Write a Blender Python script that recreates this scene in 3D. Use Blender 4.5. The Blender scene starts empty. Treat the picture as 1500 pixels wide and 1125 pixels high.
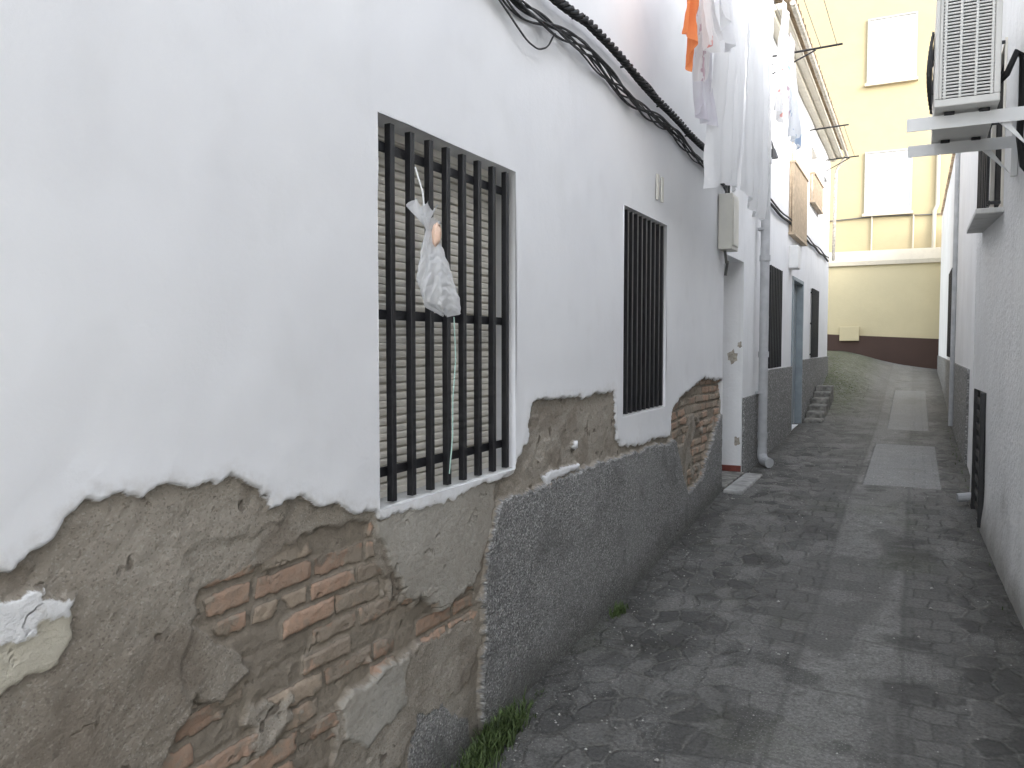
import bpy, math, random
import numpy as np
from mathutils import Vector
random.seed(4); rng=np.random.default_rng(7)
ZS=1.66   # heights below are measured from eye level; eye level is 1.66 m up
sc=bpy.context.scene
# ------------------------------------------------------------------ numpy noise
def hash2(ix,iy,s=0):
    n=(ix.astype(np.int64)*374761393+iy.astype(np.int64)*668265263+s*1442695041)&0xffffffff
    n=((n^(n>>13))*1274126177)&0xffffffff
    return ((n^(n>>16))&0xffffff)/float(0xffffff)
def vnoise(x,y,s=0):
    ix=np.floor(x);iy=np.floor(y);fx=x-ix;fy=y-iy
    fx=fx*fx*(3-2*fx);fy=fy*fy*(3-2*fy)
    a=hash2(ix,iy,s);b=hash2(ix+1,iy,s);c=hash2(ix,iy+1,s);d=hash2(ix+1,iy+1,s)
    return (a*(1-fx)+b*fx)*(1-fy)+(c*(1-fx)+d*fx)*fy
def fbm(x,y,sc_,oct=4,s=0):
    r=0;a=1;t=0
    for i in range(oct):
        r=r+a*(vnoise(x*sc_,y*sc_,s+i*17)-.5)*2;t+=a;a*=.55;sc_*=2.03
    return r/t
def sstep(a,b,x):
    t=np.clip((x-a)/(b-a),0,1);return t*t*(3-2*t)
def polysd(px,py,poly):
    P=np.array(poly,float);n=len(P)
    d=np.full(px.shape,1e9);inside=np.zeros(px.shape,bool)
    for i in range(n):
        a=P[i];b=P[(i+1)%n];e=b-a
        t=np.clip(((px-a[0])*e[0]+(py-a[1])*e[1])/(e@e+1e-12),0,1)
        d=np.minimum(d,np.hypot(px-a[0]-t*e[0],py-a[1]-t*e[1]))
        if a[1]!=b[1]:
            c=((a[1]>py)!=(b[1]>py))&(px<(b[0]-a[0])*(py-a[1])/(b[1]-a[1])+a[0])
            inside^=c
    return np.where(inside,d,-d)
# ------------------------------------------------------------------ mesh helpers
ORG={}
def thing(name,loc,label,cat,group=None):
    o=bpy.data.objects.new(name,None);o.empty_display_size=.2
    sc.collection.objects.link(o);o.location=(loc[0],loc[1],loc[2]+ZS)
    ORG[o.name]=np.array(loc,float)
    o["label"]=label;o["category"]=cat
    if group:o["group"]=group
    return o
class MB:
    def __init__(s):s.v=[];s.f=[];s.n=0
    def add(s,v,f):
        v=np.asarray(v,float).reshape(-1,3)
        s.f+= [tuple(int(i)+s.n for i in q) for q in f];s.v.append(v);s.n+=len(v);return s
    def box(s,x0,x1,y0,y1,z0,z1):
        v=[(x,y,z) for x in(x0,x1) for y in(y0,y1) for z in(z0,z1)]
        return s.add(v,[(0,1,3,2),(4,6,7,5),(0,4,5,1),(2,3,7,6),(0,2,6,4),(1,5,7,3)])
    def tube(s,path,r,n=8,cap=True):
        P=[Vector(p) for p in path];rr=r if hasattr(r,'__len__') else [r]*len(P)
        V=[];up=None
        for i,p in enumerate(P):
            t=(P[min(i+1,len(P)-1)]-P[max(i-1,0)]).normalized()
            if up is None:
                up=Vector((0,0,1)) if abs(t.z)<.9 else Vector((1,0,0))
            a=(up-t*up.dot(t)).normalized();up=a;b=t.cross(a)
            for k in range(n):
                w=2*math.pi*k/n;V.append(tuple(p+(a*math.cos(w)+b*math.sin(w))*rr[i]))
        F=[]
        for i in range(len(P)-1):
            for k in range(n):
                F.append((i*n+k,i*n+(k+1)%n,(i+1)*n+(k+1)%n,(i+1)*n+k))
        if cap:F+=[tuple(range(n-1,-1,-1)),tuple((len(P)-1)*n+k for k in range(n))]
        return s.add(V,F)
    def grid(s,X,Y,Z,flip=False):
        a,b=X.shape;v=np.stack([X,Y,Z],-1).reshape(-1,3)
        F=[]
        for i in range(a-1):
            for j in range(b-1):
                q=(i*b+j,i*b+j+1,(i+1)*b+j+1,(i+1)*b+j)
                F.append(q[::-1] if flip else q)
        return s.add(v,F)
def put(name,mb,mat,parent=None,smooth=False,label=None,cat=None,kind=None,group=None,bevel=0,origin=None,attrs=None,autosm=False):
    v=np.concatenate(mb.v) if mb.v else np.zeros((0,3))
    if parent is not None: O=ORG[parent.name]
    elif origin is not None:O=np.array(origin,float)
    else:
        O=(v.min(0)+v.max(0))/2;O[2]=v[:,2].min()
    me=bpy.data.meshes.new(name);me.from_pydata((v-O).tolist(),[],mb.f);me.update()
    me.materials.append(mat)
    if attrs:
        for k,a in attrs.items():
            at=me.attributes.new(k,'FLOAT','POINT');at.data.foreach_set('value',np.asarray(a,np.float32).ravel())
    if smooth:me.polygons.foreach_set('use_smooth',[True]*len(me.polygons))
    o=bpy.data.objects.new(name,me);sc.collection.objects.link(o)
    if parent is not None:o.parent=parent;ORG[o.name]=ORG[parent.name]
    else:
        o.location=(O[0],O[1],O[2]+ZS);ORG[o.name]=O
    if label:o["label"]=label
    if cat:o["category"]=cat
    if kind:o["kind"]=kind
    if group:o["group"]=group
    if bevel:
        m=o.modifiers.new("Bevel",'BEVEL');m.width=bevel;m.segments=2;m.limit_method='ANGLE'
    return o
# ------------------------------------------------------------------ material helpers
class M:
    def __init__(s,name,rough=.85,spec=.3):
        s.m=bpy.data.materials.new(name);s.m.use_nodes=True;s.t=s.m.node_tree;s.N=s.t.nodes
        s.b=s.N["Principled BSDF"];s.b.inputs["Roughness"].default_value=rough
        s.b.inputs["Specular IOR Level"].default_value=spec
        s.tc=s.N.new("ShaderNodeTexCoord");s.obj=s.tc.outputs["Object"]
    def L(s,a,b):s.t.links.new(a,b)
    def setin(s,inp,v):
        if isinstance(v,bpy.types.NodeSocket):s.L(v,inp)
        elif hasattr(v,'__len__'):inp.default_value=(*v,1) if len(v)==3 and inp.type=='RGBA' else v
        else:inp.default_value=v
    def noise(s,scale,detail=4,rough=.55,vec=None,dist=0,col=False):
        n=s.N.new("ShaderNodeTexNoise");n.inputs["Scale"].default_value=scale;n.inputs["Detail"].default_value=detail
        n.inputs["Roughness"].default_value=rough;n.inputs["Distortion"].default_value=dist
        s.L(vec or s.obj,n.inputs["Vector"]);return n.outputs["Color" if col else "Fac"]
    def vor(s,scale,feat='F1',vec=None,out="Distance",rnd=1):
        n=s.N.new("ShaderNodeTexVoronoi");n.feature=feat;n.inputs["Scale"].default_value=scale
        n.inputs["Randomness"].default_value=rnd;n.voronoi_dimensions='2D' if vec else '3D'
        s.L(vec or s.obj,n.inputs["Vector"])
        return n.outputs if out=="both" else n.outputs[out]
    def math(s,op,a,b=0,c=None,clamp=False):
        n=s.N.new("ShaderNodeMath");n.operation=op;n.use_clamp=clamp
        s.setin(n.inputs[0],a);s.setin(n.inputs[1],b)
        if c is not None:s.setin(n.inputs[2],c)
        return n.outputs[0]
    def map(s,v,a,b,c=0,d=1,smooth=False):
        n=s.N.new("ShaderNodeMapRange");n.clamp=True
        if smooth:n.interpolation_type='SMOOTHSTEP'
        s.setin(n.inputs[0],v);n.inputs[1].default_value=a;n.inputs[2].default_value=b;n.inputs[3].default_value=c;n.inputs[4].default_value=d
        return n.outputs[0]
    def mix(s,f,a,b,mode='MIX'):
        n=s.N.new("ShaderNodeMix");n.data_type='RGBA';n.blend_type=mode;n.clamp_factor=True
        s.setin(n.inputs[0],f);s.setin(n.inputs[6],a);s.setin(n.inputs[7],b);return n.outputs[2]
    def sep(s,v=None):
        n=s.N.new("ShaderNodeSeparateXYZ");s.L(v or s.obj,n.inputs[0]);return n.outputs
    def comb(s,x,y,z=0):
        n=s.N.new("ShaderNodeCombineXYZ");s.setin(n.inputs[0],x);s.setin(n.inputs[1],y);s.setin(n.inputs[2],z);return n.outputs[0]
    def attr(s,name):
        n=s.N.new("ShaderNodeAttribute");n.attribute_name=name;return n.outputs["Fac"]
    def vadd(s,a,b,sc_=1):
        m=s.N.new("ShaderNodeVectorMath");m.operation='MULTIPLY_ADD'
        s.L(b,m.inputs[0]);m.inputs[1].default_value=(sc_,)*3;s.L(a,m.inputs[2]);return m.outputs[0]
    def bump(s,h,dist,strength=1,normal=None):
        n=s.N.new("ShaderNodeBump");n.inputs["Distance"].default_value=dist;n.inputs["Strength"].default_value=strength
        s.L(h,n.inputs["Height"])
        if normal is not None:s.L(normal,n.inputs["Normal"])
        return n.outputs[0]
    def col(s,c):s.setin(s.b.inputs["Base Color"],c);return s
    def nrm(s,n):s.L(n,s.b.inputs["Normal"]);return s
    def rough(s,r):s.setin(s.b.inputs["Roughness"],r);return s
def plaster(name,c,dirt=.15,dc=(.3,.28,.25),rough_scale=40,bd=.003,stain=.0,splash=None):
    m=M(name,.9,.2)
    n1=m.noise(1.3,6,.65);n2=m.noise(rough_scale,3,.6)
    base=m.mix(m.map(n1,.3,.55),c,tuple(x*.94 for x in c))
    base=m.mix(m.map(n1,.5,.85,0,dirt*2),base,dc)
    if stain:
        x,y,z=m.sep();st=m.noise(1,5,.65,m.comb(m.math('MULTIPLY',y,9),m.math('MULTIPLY',z,.8),m.math('MULTIPLY',x,9)))
        base=m.mix(m.map(st,.52,.8,0,stain),base,dc)
    if splash:
        x,y,z=m.sep();hh=m.math('SUBTRACT',z,m.math('MULTIPLY',y,splash[1]))
        base=m.mix(m.map(m.math('ADD',hh,m.math('MULTIPLY',m.math('SUBTRACT',n1,.5),-.9)),splash[0],splash[0]+.45,.75,0),base,(.20,.19,.165))
    m.col(base)
    m.nrm(m.bump(m.math('ADD',m.math('MULTIPLY',n2,bd),m.math('MULTIPLY',n1,.02)),1,.7));return m.m
def simple(name,c,rough=.6,spec=.4,metal=0,var=.15,scale=25,bd=.0006):
    m=M(name,rough,spec);m.b.inputs["Metallic"].default_value=metal
    n=m.noise(scale,3,.6);m.col(m.mix(m.map(n,.35,.7),tuple(x*(1-var) for x in c),tuple(min(1,x*(1+var)) for x in c)))
    if bd>.001:m.nrm(m.bump(n,bd,.6))
    m.rough(m.map(n,.3,.7,rough*.85,min(1,rough*1.15)));return m.m
def pebble_nodes(m,vec=None,scale=85):
    o=m.vor(scale,'F1',vec,"both");v1=o["Distance"];vc=o["Color"]
    s=m.sep(vc)
    c=m.mix(s[0],(.18,.178,.172),(.41,.402,.385))
    c=m.mix(m.map(s[1],.88,.92),c,(.56,.55,.53))
    c=m.mix(m.map(v1,.4,.8,0,.75),c,(.10,.098,.092))
    return c,m.math('MULTIPLY',v1,-1)
def pebble(name,sc_=85):
    m=M(name,.9,.2);c,h=pebble_nodes(m,None,sc_);m.col(c);m.nrm(m.bump(h,.008,1));return m.m
# ------------------------------------------------------------------ materials
WHITE=(.84,.84,.84)
m_white=plaster("white_limewash",WHITE,.08,stain=.12)
m_white2=plaster("white_roughcast",(.82,.82,.81),.08,rough_scale=28,bd=.016,stain=.2,splash=(.02,.075))
m_yellow=plaster("yellow_render",(.46,.385,.235),.03,(.42,.35,.22))
m_yellow2=plaster("yellow_render_low",(.60,.52,.33),.06,(.5,.42,.28),stain=.15)
m_plinth=plaster("brown_plinth_paint",(.085,.055,.045),.1,(.05,.04,.03))
m_coping=plaster("cream_coping",(.58,.52,.41),.15,(.3,.27,.22),stain=.25)
m_pebble=pebble("pebbledash_grey")
m_pebble2=pebble("pebbledash_light",60)
m_black=simple("black_painted_iron",(.012,.012,.014),.42,.5,var=.4)
m_shut=simple("cream_shutter",(.80,.76,.67),.6,.3,var=.08,scale=6)
m_dark=simple("dark_interior",(.012,.012,.012),.8,.1)
m_glass=simple("dark_window_glass",(.03,.035,.04),.12,.6)
m_grey_pipe=simple("grey_painted_pipe",(.44,.445,.45),.55,.4,var=.12,scale=8)
m_cable=simple("black_cable",(.018,.018,.018),.6,.3)
m_cable2=simple("grey_cable",(.12,.12,.115),.65,.3)
m_box=simple("beige_plastic_box",(.72,.70,.63),.5,.4,var=.05,scale=5)
m_boxw=simple("white_plastic_box",(.78,.78,.76),.5,.4,var=.05,scale=5)
m_ac=simple("white_sheet_metal",(.66,.65,.61),.4,.45,var=.04,scale=6)
m_acg=simple("dark_coil",(.05,.05,.05),.6,.4,.3)
m_bluedoor=simple("blue_grey_door",(.27,.31,.33),.55,.4,var=.1,scale=8)
m_tile=simple("red_tile",(.20,.05,.035),.4,.5,var=.2)
m_roof=simple("roof_tile",(.48,.38,.28),.85,.2,var=.4,scale=9,bd=.004)
m_wood=simple("pale_wood_slats",(.48,.38,.27),.65,.3,var=.2,scale=14)
m_cornice=plaster("cream_cornice",(.72,.68,.58),.15,(.25,.2,.15),stain=.3)
m_stone=simple("worn_stone",(.24,.232,.21),.9,.2,var=.45,scale=12,bd=.006)
m_sillm=plaster("sill_render",(.70,.70,.68),.3,stain=.5)
# ---- big damaged wall material
def damaged():
    m=M("peeling_wall",.92,.18)
    x,y,z=m.sep();P=m.comb(y,z,0)
    mid=m.noise(34,6,.7,P);big=m.attr("big");mudn=m.attr("mud")
    jit=m.math('MULTIPLY',m.math('SUBTRACT',mid,.5),.022)
    def msk(a,w=.0018,k=1):
        return m.map(m.math('ADD',m.attr(a),m.math('MULTIPLY',jit,k)),-w,w)
    W=msk("sdW",k=.9);Mo=msk("sdM",.003);D=msk("sdD",.003,1.6);A=msk("sdA",.003);C=msk("sdC",.002)
    bkr=m.attr("bkr");bk=m.map(m.math('ADD',m.attr("bk"),m.math('MULTIPLY',m.math('SUBTRACT',mid,.5),1.0)),.34,.58)
    bcol=m.mix(bkr,(.37,.245,.175),(.55,.36,.255))
    bcol=m.mix(m.map(m.math('FRACT',m.math('MULTIPLY',bkr,7.3)),.65,.9),bcol,(.46,.37,.28))
    bcol=m.mix(m.map(mid,.36,.70,0,.75),bcol,(.34,.275,.215))
    mud_recess=m.mix(mid,(.17,.145,.112),(.36,.31,.25))  # joint mud, with recess shade put into its darker colour
    bc=m.mix(m.math('MULTIPLY',bk,.95),mud_recess,bcol)
    mud=m.map(m.math('ADD',mudn,m.math('MULTIPLY',mid,.9)),.44,.60)
    bc=m.mix(m.math('MULTIPLY',mud,.85),bc,m.mix(mid,(.21,.178,.138),(.40,.345,.275)))
    mc=m.mix(m.map(big,-.4,.4),(.295,.258,.21),(.43,.39,.33))
    mc=m.mix(m.map(mid,.3,.75,0,.6),mc,(.26,.225,.18))
    grain=m.vor(230,'F1',P,"both");gs=m.sep(grain["Color"])[0]
    mc=m.mix(m.map(gs,.85,.95,0,.35),mc,(.50,.47,.41));mc=m.mix(m.map(gs,.12,.05,0,.45),mc,(.15,.125,.10))
    pits=m.map(m.attr("pit"),.46,.58);mc=m.mix(m.math('MULTIPLY',pits,.65),mc,(.12,.097,.073))
    mc=m.mix(m.map(m.math('ADD',mudn,m.math('MULTIPLY',mid,.3)),.28,.5,0,.45),mc,(.18,.147,.113))
    ac=m.mix(m.map(big,-.4,.4),(.37,.34,.29),(.48,.455,.40));ac=m.mix(m.map(mid,.4,.75,0,.55),ac,(.28,.25,.205))
    c=m.mix(Mo,bc,mc);c=m.mix(A,c,ac)
    crk=msk("sdC2",.002,1.5)
    cc=m.mix(crk,m.mix(mid,(.50,.46,.36),(.64,.60,.50)),(.82,.815,.80))
    c=m.mix(C,c,cc)
    pc,ph=pebble_nodes(m,P,125)
    pc=m.mix(m.map(big,-.1,.5,0,.35),pc,(.37,.365,.35));pc=m.mix(m.map(mudn,.12,.5,0,.45),pc,(.16,.157,.15))
    c=m.mix(D,c,pc)
    w=m.mix(m.map(big,-.5,.5),WHITE,(.80,.80,.805))
    w=m.mix(m.map(mudn,.15,.6,0,.12),w,(.62,.61,.59))
    w=m.mix(m.math('MULTIPLY',m.map(m.attr("sdW"),0,.045,.4,0),m.map(mid,.4,.62)),w,(.50,.46,.40))
    c=m.mix(W,c,w)
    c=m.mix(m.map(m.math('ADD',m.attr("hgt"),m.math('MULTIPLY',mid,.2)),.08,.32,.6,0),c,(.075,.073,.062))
    m.col(c)
    nW=m.math('SUBTRACT',1,W)
    h=m.math('MULTIPLY',mid,.010)
    h=m.math('SUBTRACT',h,m.math('MULTIPLY',pits,.007))
    h=m.math('ADD',h,m.math('MULTIPLY',m.math('MULTIPLY',bk,.005),m.math('SUBTRACT',1,Mo)))
    h=m.math('ADD',h,m.math('MULTIPLY',m.math('MULTIPLY',ph,.005),D))
    h=m.math('MULTIPLY',h,nW)
    h=m.math('ADD',h,m.math('MULTIPLY',m.math('MULTIPLY',mid,.0014),W))
    m.nrm(m.bump(h,1.0,1.0));return m.m
m_damaged=damaged()
# ---- lane
def lane_mat():
    m=M("worn_lane",.8,.3)
    x,y,z=m.sep();P=m.comb(x,y,0)
    wn=m.noise(2.2,4,.65,P,col=True);PW=m.vadd(P,wn,.20)
    sx=m.sep(m.vadd(P,wn,.07))[0]
    vs=m.comb(m.math('MULTIPLY',m.sep(PW)[0],8.2),m.math('MULTIPLY',m.sep(PW)[1],5.6),0)
    ve=m.vor(1,'DISTANCE_TO_EDGE',vs);vcol=m.sep(m.vor(1,'F1',vs,"Color"))
    fine=m.noise(60,4,.7,P);mid=m.noise(11,7,.74,P)
    mm=m.math('MULTIPLY',m.math('SUBTRACT',mid,.5),.9)
    joint=m.map(m.math('ADD',ve,m.math('MULTIPLY',mm,.35)),.01,.13,1,0)
    big=m.attr("big");smr=m.attr("smear");drk=m.attr("dark")
    st=m.mix(vcol[0],(.10,.099,.094),(.27,.264,.246));st=m.mix(m.math('MULTIPLY',joint,.7),st,m.mix(vcol[1],(.34,.333,.305),(.19,.186,.17)))
    br=m.N.new("ShaderNodeTexBrick");m.L(m.vadd(P,wn,.13),br.inputs["Vector"])
    for k,v in (("Scale",1),("Mortar Size",.012),("Mortar Smooth",1),("Bias",-.1),("Brick Width",.18),("Row Height",.15)):br.inputs[k].default_value=v
    br.inputs["Color1"].default_value=(.15,.147,.138,1);br.inputs["Color2"].default_value=(.265,.26,.242,1);br.inputs["Mortar"].default_value=(.14,.137,.125,1)
    brc=m.mix(m.map(mid,.35,.65,.1,.55),br.outputs["Color"],(.19,.187,.175))
    ax=m.math('ABSOLUTE',m.math('ADD',sx,.21))
    track=m.map(m.math('ADD',ax,m.math('MULTIPLY',mm,.25)),.44,.52,1,0);centre=m.map(m.math('ADD',ax,m.math('MULTIPLY',mm,.14)),.19,.235,1,0)
    rim=m.map(m.math('ABSOLUTE',m.math('SUBTRACT',ax,.225)),.004,.02,1,0)
    c=m.mix(track,st,brc)
    cen=m.mix(m.map(mid,.36,.62),(.19,.187,.175),(.44,.433,.405))
    slj=m.map(m.math('ABSOLUTE',m.math('SUBTRACT',m.math('FRACT',m.math('ADD',m.math('MULTIPLY',m.sep(m.vadd(P,wn,.12))[1],1.5),m.math('MULTIPLY',x,.2))),.5)),.006,.025,1,0)
    cen=m.mix(m.math('MULTIPLY',slj,.45),cen,(.13,.127,.115))
    cen=m.mix(m.math('MULTIPLY',m.map(m.math('ADD',m.attr("slab"),m.math('MULTIPLY',mm,.5)),.0,.15),.75),cen,brc)
    c=m.mix(m.math('MULTIPLY',centre,.85),c,cen)
    sm=m.map(m.math('ADD',smr,mm),.12,.30)
    c=m.mix(m.math('MULTIPLY',sm,.65),c,m.mix(mid,(.21,.207,.192),(.40,.393,.37)))
    c=m.mix(m.map(m.math('ADD',drk,mm),.20,.42,0,.62),c,(.085,.083,.077))
    c=m.mix(m.math('MULTIPLY',rim,.35),c,(.10,.098,.09))
    def rect(x0,x1,y0,y1):
        a=m.map(x,x0-.005,x0+.005);b=m.map(x,x1-.005,x1+.005,1,0);d=m.map(y,y0-.01,y0+.01);e=m.map(y,y1-.01,y1+.01,1,0)
        return m.math('MULTIPLY',m.math('MULTIPLY',a,b),m.math('MULTIPLY',d,e))
    pr=m.math('MAXIMUM',rect(-.40,.24,7.9,10.7),rect(-.32,.20,12.2,16.8))
    c=m.mix(m.math('MULTIPLY',pr,.8),c,m.mix(m.map(mid,.3,.7),(.28,.28,.274),(.45,.45,.44)))
    c=m.mix(m.map(y,9,17,0,.55),c,m.mix(mid,(.29,.28,.25),(.43,.415,.375)))
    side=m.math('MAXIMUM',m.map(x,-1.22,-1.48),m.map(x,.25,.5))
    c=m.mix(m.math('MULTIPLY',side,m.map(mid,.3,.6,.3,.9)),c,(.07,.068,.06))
    moss=m.map(m.math('ADD',big,mm),.35,.6);c=m.mix(m.math('MULTIPLY',moss,.2),c,(.12,.14,.075))
    g2=m.math('MULTIPLY',m.math('MULTIPLY',m.map(x,-.6,-1.0),m.map(y,13,14.5)),m.map(mid,.36,.58));c=m.mix(m.math('MULTIPLY',g2,.75),c,(.12,.15,.055))
    c=m.mix(m.map(fine,.35,.62,.55,0),c,(.06,.058,.053))
    spk=m.map(m.vor(42,'F1',P),.10,.13,1,0);c=m.mix(m.math('MULTIPLY',spk,m.map(smr,.0,.2,0,.4)),c,(.50,.49,.46))
    m.col(c)
    h=m.math('MULTIPLY',m.math('MULTIPLY',joint,-.014),m.math('SUBTRACT',1,track))
    h=m.math('ADD',h,m.math('MULTIPLY',m.math('MULTIPLY',br.outputs["Fac"],-.008),m.math('MULTIPLY',track,m.math('SUBTRACT',1,m.math('MULTIPLY',centre,.9)))))
    h=m.math('SUBTRACT',h,m.math('MULTIPLY',m.math('MULTIPLY',slj,centre),.006))
    npr=m.math('SUBTRACT',1,m.math('MULTIPLY',pr,.85))
    h=m.math('ADD',h,m.math('MULTIPLY',m.math('MULTIPLY',mid,.032),npr));h=m.math('ADD',h,m.math('MULTIPLY',fine,.008))
    m.nrm(m.bump(h,1,1));m.rough(m.map(mid,.3,.7,.6,.95));return m.m
m_lane=lane_mat()
# ------------------------------------------------------------------ ground heights
PY=[-8,0,2.7,4.9,5.8,7.1,9,11.5,12.5,14,17,20,22,30];PH=[-1.95,-1.66,-1.555,-1.455,-1.39,-1.285,-1.26,-1.19,-1.165,-1.07,-.85,-.62,-.47,-.3]
def gh(x,y):
    x=np.asarray(x,float);y=np.asarray(y,float)
    b=np.interp(y,PY,PH)
    l=sstep(-.2,-1.8,x)*sstep(12.8,18.5,y)*.58*(1-.45*sstep(18.5,22,y))
    return b+l-.12*sstep(17,22,y)*sstep(-.6,.6,x)
xs=np.concatenate([np.linspace(-9,-1.7,20),np.arange(-1.66,.76,.022),np.linspace(.8,3,5)])
ys=np.concatenate([np.linspace(-8,.5,30),np.arange(.55,9,.026),np.linspace(9.05,23,200)])
X,Y=np.meshgrid(xs,ys)
near=1-.8*sstep(9,13,Y)
Z=gh(X,Y)+near*(.012*fbm(X,Y,1.2,4,3)+.008*fbm(X,Y,6,3,5))
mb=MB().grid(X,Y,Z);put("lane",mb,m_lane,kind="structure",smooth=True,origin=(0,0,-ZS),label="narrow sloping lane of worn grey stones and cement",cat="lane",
    attrs={"big":fbm(X,Y,1.6,5,71),"smear":fbm(X,Y,2.7,6,72),"dark":fbm(X,Y,3.4,6,73),"slab":fbm(X*1.5,Y*.8,1.7,3,74)})
mb=MB().grid(*[a for a in (lambda q:(q[0],q[1],np.full(q[0].shape,-2.3)))(np.meshgrid(np.linspace(-400,400,9),np.linspace(-400,400,9)))])
put("ground",mb,m_stone,kind="structure",origin=(0,0,-2.3))
# ------------------------------------------------------------------ wall builder
def facade(name,xf,sign,ys,hs,holes,mat,parent,depth=.16,back=.3,smooth=False,extra=None,label=None):
    """sheet wall on plane x=xf(y,h); sign=+1 outside is +x."""
    ys=np.unique(np.round(np.concatenate([ys]+[[a,b] for a,b,_,_ in holes]),4)) if holes else np.unique(ys)
    hs=np.unique(np.round(np.concatenate([hs]+[[c,d] for _,_,c,d in holes]),4)) if holes else np.unique(hs)
    Yg,Hg=np.meshgrid(ys,hs,indexing='ij');Xg=xf(Yg,Hg)
    a,b=Yg.shape;mbx=MB();V=np.stack([Xg,Yg,Hg],-1).reshape(-1,3)
    yc=(ys[1:]+ys[:-1])/2;hc=(hs[1:]+hs[:-1])/2
    keep=np.ones((a-1,b-1),bool)
    for (y0,y1,h0,h1) in holes:
        keep&=~(((yc>y0)&(yc<y1))[:,None]&((hc>h0)&(hc<h1))[None,:])
    F=[]
    I,J=np.nonzero(keep)
    for i,j in zip(I.tolist(),J.tolist()):
        q=(i*b+j,(i+1)*b+j,(i+1)*b+j+1,i*b+j+1)
        F.append(q if sign>0 else q[::-1])
    mbx.add(V,F);nfront=len(V)
    for (y0,y1,h0,h1) in holes:
        def X0(y,h):return float(xf(np.array(y),np.array(h)))
        c=[(y0,h0),(y1,h0),(y1,h1),(y0,h1)]
        f=[(X0(*p),p[0],p[1]) for p in c];g=[(p[0]-sign*depth,p[1],p[2]) for p in f]
        fq=[(0,1,5,4),(1,2,6,5),(2,3,7,6),(3,0,4,7)]
        if sign<0:fq=[q[::-1] for q in fq]
        mbx.add(f+g,[q[::-1] for q in fq])
    y0,y1,h0,h1=ys[0],ys[-1],hs[0],hs[-1]
    for (p,q) in (((y0,h0),(y0,h1)),((y1,h0),(y1,h1)),((y0,h1),(y1,h1))):
        f=[(float(xf(np.array(a_),np.array(b_))),a_,b_) for a_,b_ in (p,q)];g=[(v[0]-sign*back,v[1],v[2]) for v in f]
        mbx.add(f+g,[(0,1,3,2)])
    at=None
    if extra:
        at=extra(Yg,Hg)
        nn=mbx.n-nfront
        for k in list(at):
            fill=.2 if k=="sdW" else (1 if k=="hgt" else (0 if k in("big","mud","pit","bk","bkr") else -.2))
            at[k]=np.concatenate([at[k].ravel(),np.full(nn,fill)])
    return put(name,mbx,mat,parent,smooth=smooth,attrs=at,label=label)
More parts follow.
